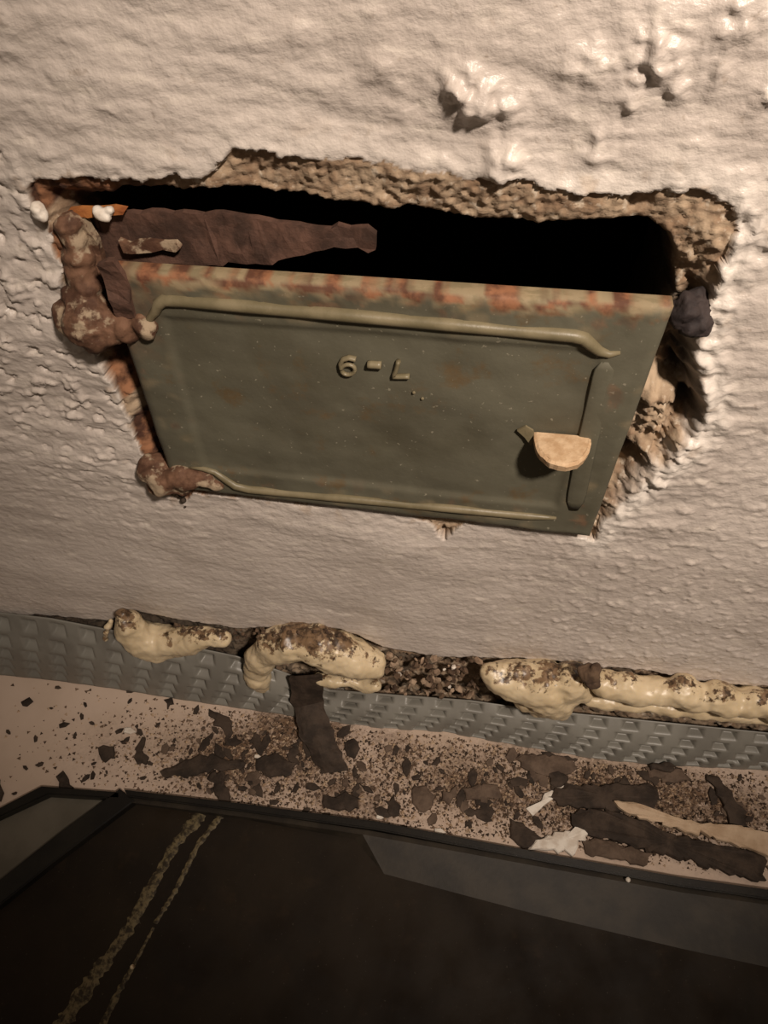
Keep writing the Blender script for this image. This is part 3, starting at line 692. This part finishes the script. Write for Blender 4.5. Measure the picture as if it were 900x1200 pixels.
for a, b, s in [(68,806,3),(100,826,3),(96,840,3.5),(108,848,3),(140,857,4),(75,850,4.5),(42,866,3.5),(48,896,4.5),(88,862,3),(145,870,3),(120,885,3),(148,868,4),(101,912,4),(109,909,4),(110,895,2.5),(152,822,3),(153,810,4),(10,858,3),(168,912,3),(160,852,2.5),(60,830,2),(30,900,3),(18,930,3),(125,905,2),(185,850,3)]:
    small(a, b, mm(s) * .9, rr.random() * 3.1, rr.randrange(5), 'tiny dark rust flake scattered on the clean left ledge', 'tiny flakes on the clean left ledge')
CL = [(255,890,55,30,46),(330,885,50,32,40),(440,915,60,26,34),(600,925,70,28,44),(700,925,60,24,30),(820,940,50,25,22)]
ZONES = [(180,'on the ledge between the clean left end and the sooty heap'),(330,'in the sooty heap left of the slanting flake'),(475,'on the ledge just right of the slanting flake'),(600,'around the squarish brown flakes mid-ledge'),(715,'around the white torn plaster chip'),(2000,'around the long dark strips at far right')]
def ledge_ok(a, b):
    return b > np.interp(a, [p[0] for p in BOTP], [p[1] for p in BOTP]) + 5 and b < np.interp(a, [0, 150, 430, 900], [920, 924, 962, 1036])
for a0, b0, sa, sb, n in CL:
    for i in range(n):
        a, b = rr.gauss(a0, sa), rr.gauss(b0, sb)
        if not ledge_ok(a, b): continue
        s = mm(rr.choice((2.2, 3, 3, 4, 5.5, 7)))
        k = rr.randrange(7); zn = next(t for e_, t in ZONES if a < e_); tone = 'dark' if k < 5 else 'brown'
        sz = 'tiny' if s < mm(3.5) else 'small'
        small(a, b, s, rr.random() * 3.1, k, f'{sz} {tone} rust flake {zn}', f'{sz} {tone} flakes {zn}')
# white chips
for i, (a, b, s, lb) in enumerate([(152,857,7,'small white chip near the chunky dark flake on the left ledge'),(302,887,4,'white speck in the dark sooty heap'),(515,975,6,'white chip beside the stove rim, mid-ledge'),(445,958,4,'white chip at the stove rim under the dark flakes')]):
    m_ = meshes[0].copy(); m_.materials.clear(); m_.materials.append(M_WHITECHIP)
    o = bpy.data.objects.new('plaster_chip', m_); C.objects.link(o); o.location = H(a, b, .0004).tolist(); s_ = mm(s) * .7
    o.scale = (s_, s_, min(s_, .004)); tag(o, lb, 'chip')
# fine grit: uncountable
gv, gf, gv2, gf2 = [], [], [], []
GC = [(250,895,70,40,2200),(340,885,60,45,2200),(450,920,70,40,1700),(600,920,90,40,3400),(720,940,90,40,3200),(840,950,70,40,1900),(500,890,90,25,900),(130,870,90,45,350)]
for a0, b0, sa, sb, n in GC:
    for i in range(n):
        a, b = rr.gauss(a0, sa), rr.gauss(b0, sb)
        if not ledge_ok(a, b): continue
        p = H(a, b, 0); s = rr.choice((.0006, .0008, .0011, .0016, .0022)); t = rr.random() * 6.3
        L = (gv, gf) if rr.random() < .72 else (gv2, gf2); k = len(L[0])
        for q in range(3): L[0].append((p[0] + s * math.cos(t + q * 2.1) * rr.uniform(.7, 1.4), p[1] + s * math.sin(t + q * 2.1), .0001))
        L[0].append((p[0], p[1], s * 1.1)); L[1].extend([(k, k+1, k+3), (k+1, k+2, k+3), (k+2, k, k+3)])
o = link('soot_grit', mesh_np('soot_grit', gv, gf, False), M_GRIT); tag(o, 'fine dark soot grit strewn over the ledge', 'grit', kind='stuff')
o = link('plaster_grit', mesh_np('plaster_grit', gv2, gf2, False), M_BEIGE); tag(o, 'fine pale plaster grit strewn over the ledge', 'grit', kind='stuff')

# ------------------------------------------------------------------ dark stove top in the foreground
ZR, ZF = .012, -.0
stove = empty('stove_top', H(450, 1150, .002).tolist(), 'dark enamelled stove top with a raised rim in the foreground', 'stove top')
def prism(name, px, z0, z1, mat, parent, bev=.0012):
    """a bar: outline on its top plane, straight down to z0"""
    bm = bmesh.new(); t = [bm.verts.new(H(a, b, z1)) for a, b in px]; f_ = bm.faces.new(t)
    ex = bmesh.ops.extrude_face_region(bm, geom=[f_])
    for v in [v for v in ex['geom'] if isinstance(v, bmesh.types.BMVert)]: v.co.z = z0
    bmesh.ops.recalc_face_normals(bm, faces=bm.faces)
    if bev:
        bmesh.ops.bevel(bm, geom=[e_ for e_ in bm.edges if abs(e_.verts[0].co.z - z1) < 1e-6 and abs(e_.verts[1].co.z - z1) < 1e-6], offset=bev, segments=2, affect='EDGES')
    return from_bm(name, bm, mat, parent)
prism('plate', [(152,938),(430,970),(960,1062),(1500,1160),(1500,1900),(-800,1900),(-700,1500),(-120,1150)], -.004, .002, M_IRON, stove, 0)
prism('rim', [(145,925),(290,942),(440,962),(640,1000),(800,1028),(1000,1056),(1000,1068),(800,1039),(640,1010),(440,972),(290,951),(150,933)], .0005, .014, M_BLACK, stove)
bm = bmesh.new()
ra = [(150,934),(290,952),(425,972),(432,973),(640,1011),(800,1040),(1000,1069)]; rb = [(153,942),(290,961),(415,983),(450,1024),(623,1070),(800,1112),(1000,1155)]
va = [bm.verts.new(H(a, b, .010)) for a, b in ra]; vb = [bm.verts.new(H(a, b, .0022)) for a, b in rb]; vc = [bm.verts.new(H(a, b + 6, .011)) for a, b in ra]
for i in range(len(ra) - 1):
    bm.faces.new((va[i], va[i+1], vc[i+1], vc[i])); bm.faces.new((vc[i], vc[i+1], vb[i+1], vb[i]))
from_bm('rim_slope', bm, M_RIM, stove)
prism('side_bar', [(140,924),(158,938),(60,1012),(0,1060),(-150,1180),(-190,1160),(-150,1130),(0,1030),(70,975)], .0005, .012, M_BLACK, stove)
prism('corner_rim', [(48,921),(140,928),(140,936),(56,931),(0,957),(-160,1030),(-165,1015),(0,946)], .0005, .012, M_BLACK, stove)
prism('side_panel', [(56,930),(140,932),(140,940),(80,985),(0,1045),(-160,1160),(-170,1030),(0,952)], -.003, .003, M_PANEL, stove, 0)
def streak(px, z, seed):
    r = random.Random(seed); bm = bmesh.new(); L, R_, T = [], [], []
    for (a, b, w_), (c, d, w2) in zip(px[:-1], px[1:]):
        n = 14
        for k in range(n):
            t = k / n; xx, yy = a + (c - a) * t, b + (d - b) * t; ww = (w_ + (w2 - w_) * t) * r.uniform(.55, 1.15)
            L.append(bm.verts.new(H(xx - ww / 2, yy - ww * .2, z))); R_.append(bm.verts.new(H(xx + ww / 2, yy + ww * .2, z)))
            T.append(bm.verts.new(H(xx + r.uniform(-1, 1), yy, z + r.uniform(.0005, .0018))))
    for i in range(len(L) - 1):
        bm.faces.new((L[i], T[i], T[i+1], L[i+1])); bm.faces.new((T[i], R_[i], R_[i+1], T[i+1]))
    return from_bm('dried_drip', bm, M_STREAK, stove, True)
streak([(236,954,17),(205,990,12),(180,1035,13),(150,1090,15),(110,1145,18),(70,1205,20),(30,1270,20)], .0021, 1)
streak([(258,957,8),(232,990,6),(205,1045,6),(180,1085,6)], .0021, 2)
streak([(180,1087,4),(160,1125,4),(140,1160,7),(118,1205,9)], .0021, 3)
o = blob('foam_crumb', [(0,0,0,.003)], M_FOAM, None, .001, .0006); o.data.transform(Matrix.Translation(Vector(H(155,1133,.004)) - Vector(W(0,0,0))))
tag(recentre(o), 'yellowish foam crumb stuck beside the narrow streak on the stove top', 'crumb')
o = blob('plaster_chip', [(0,0,0,.0032)], M_WHITECHIP, None, .001, .001); o.data.transform(Matrix.Translation(Vector(H(736,1031,.016)) - Vector(W(0,0,0))))
tag(recentre(o), 'white plaster crumb resting on the stove rim', 'chip')
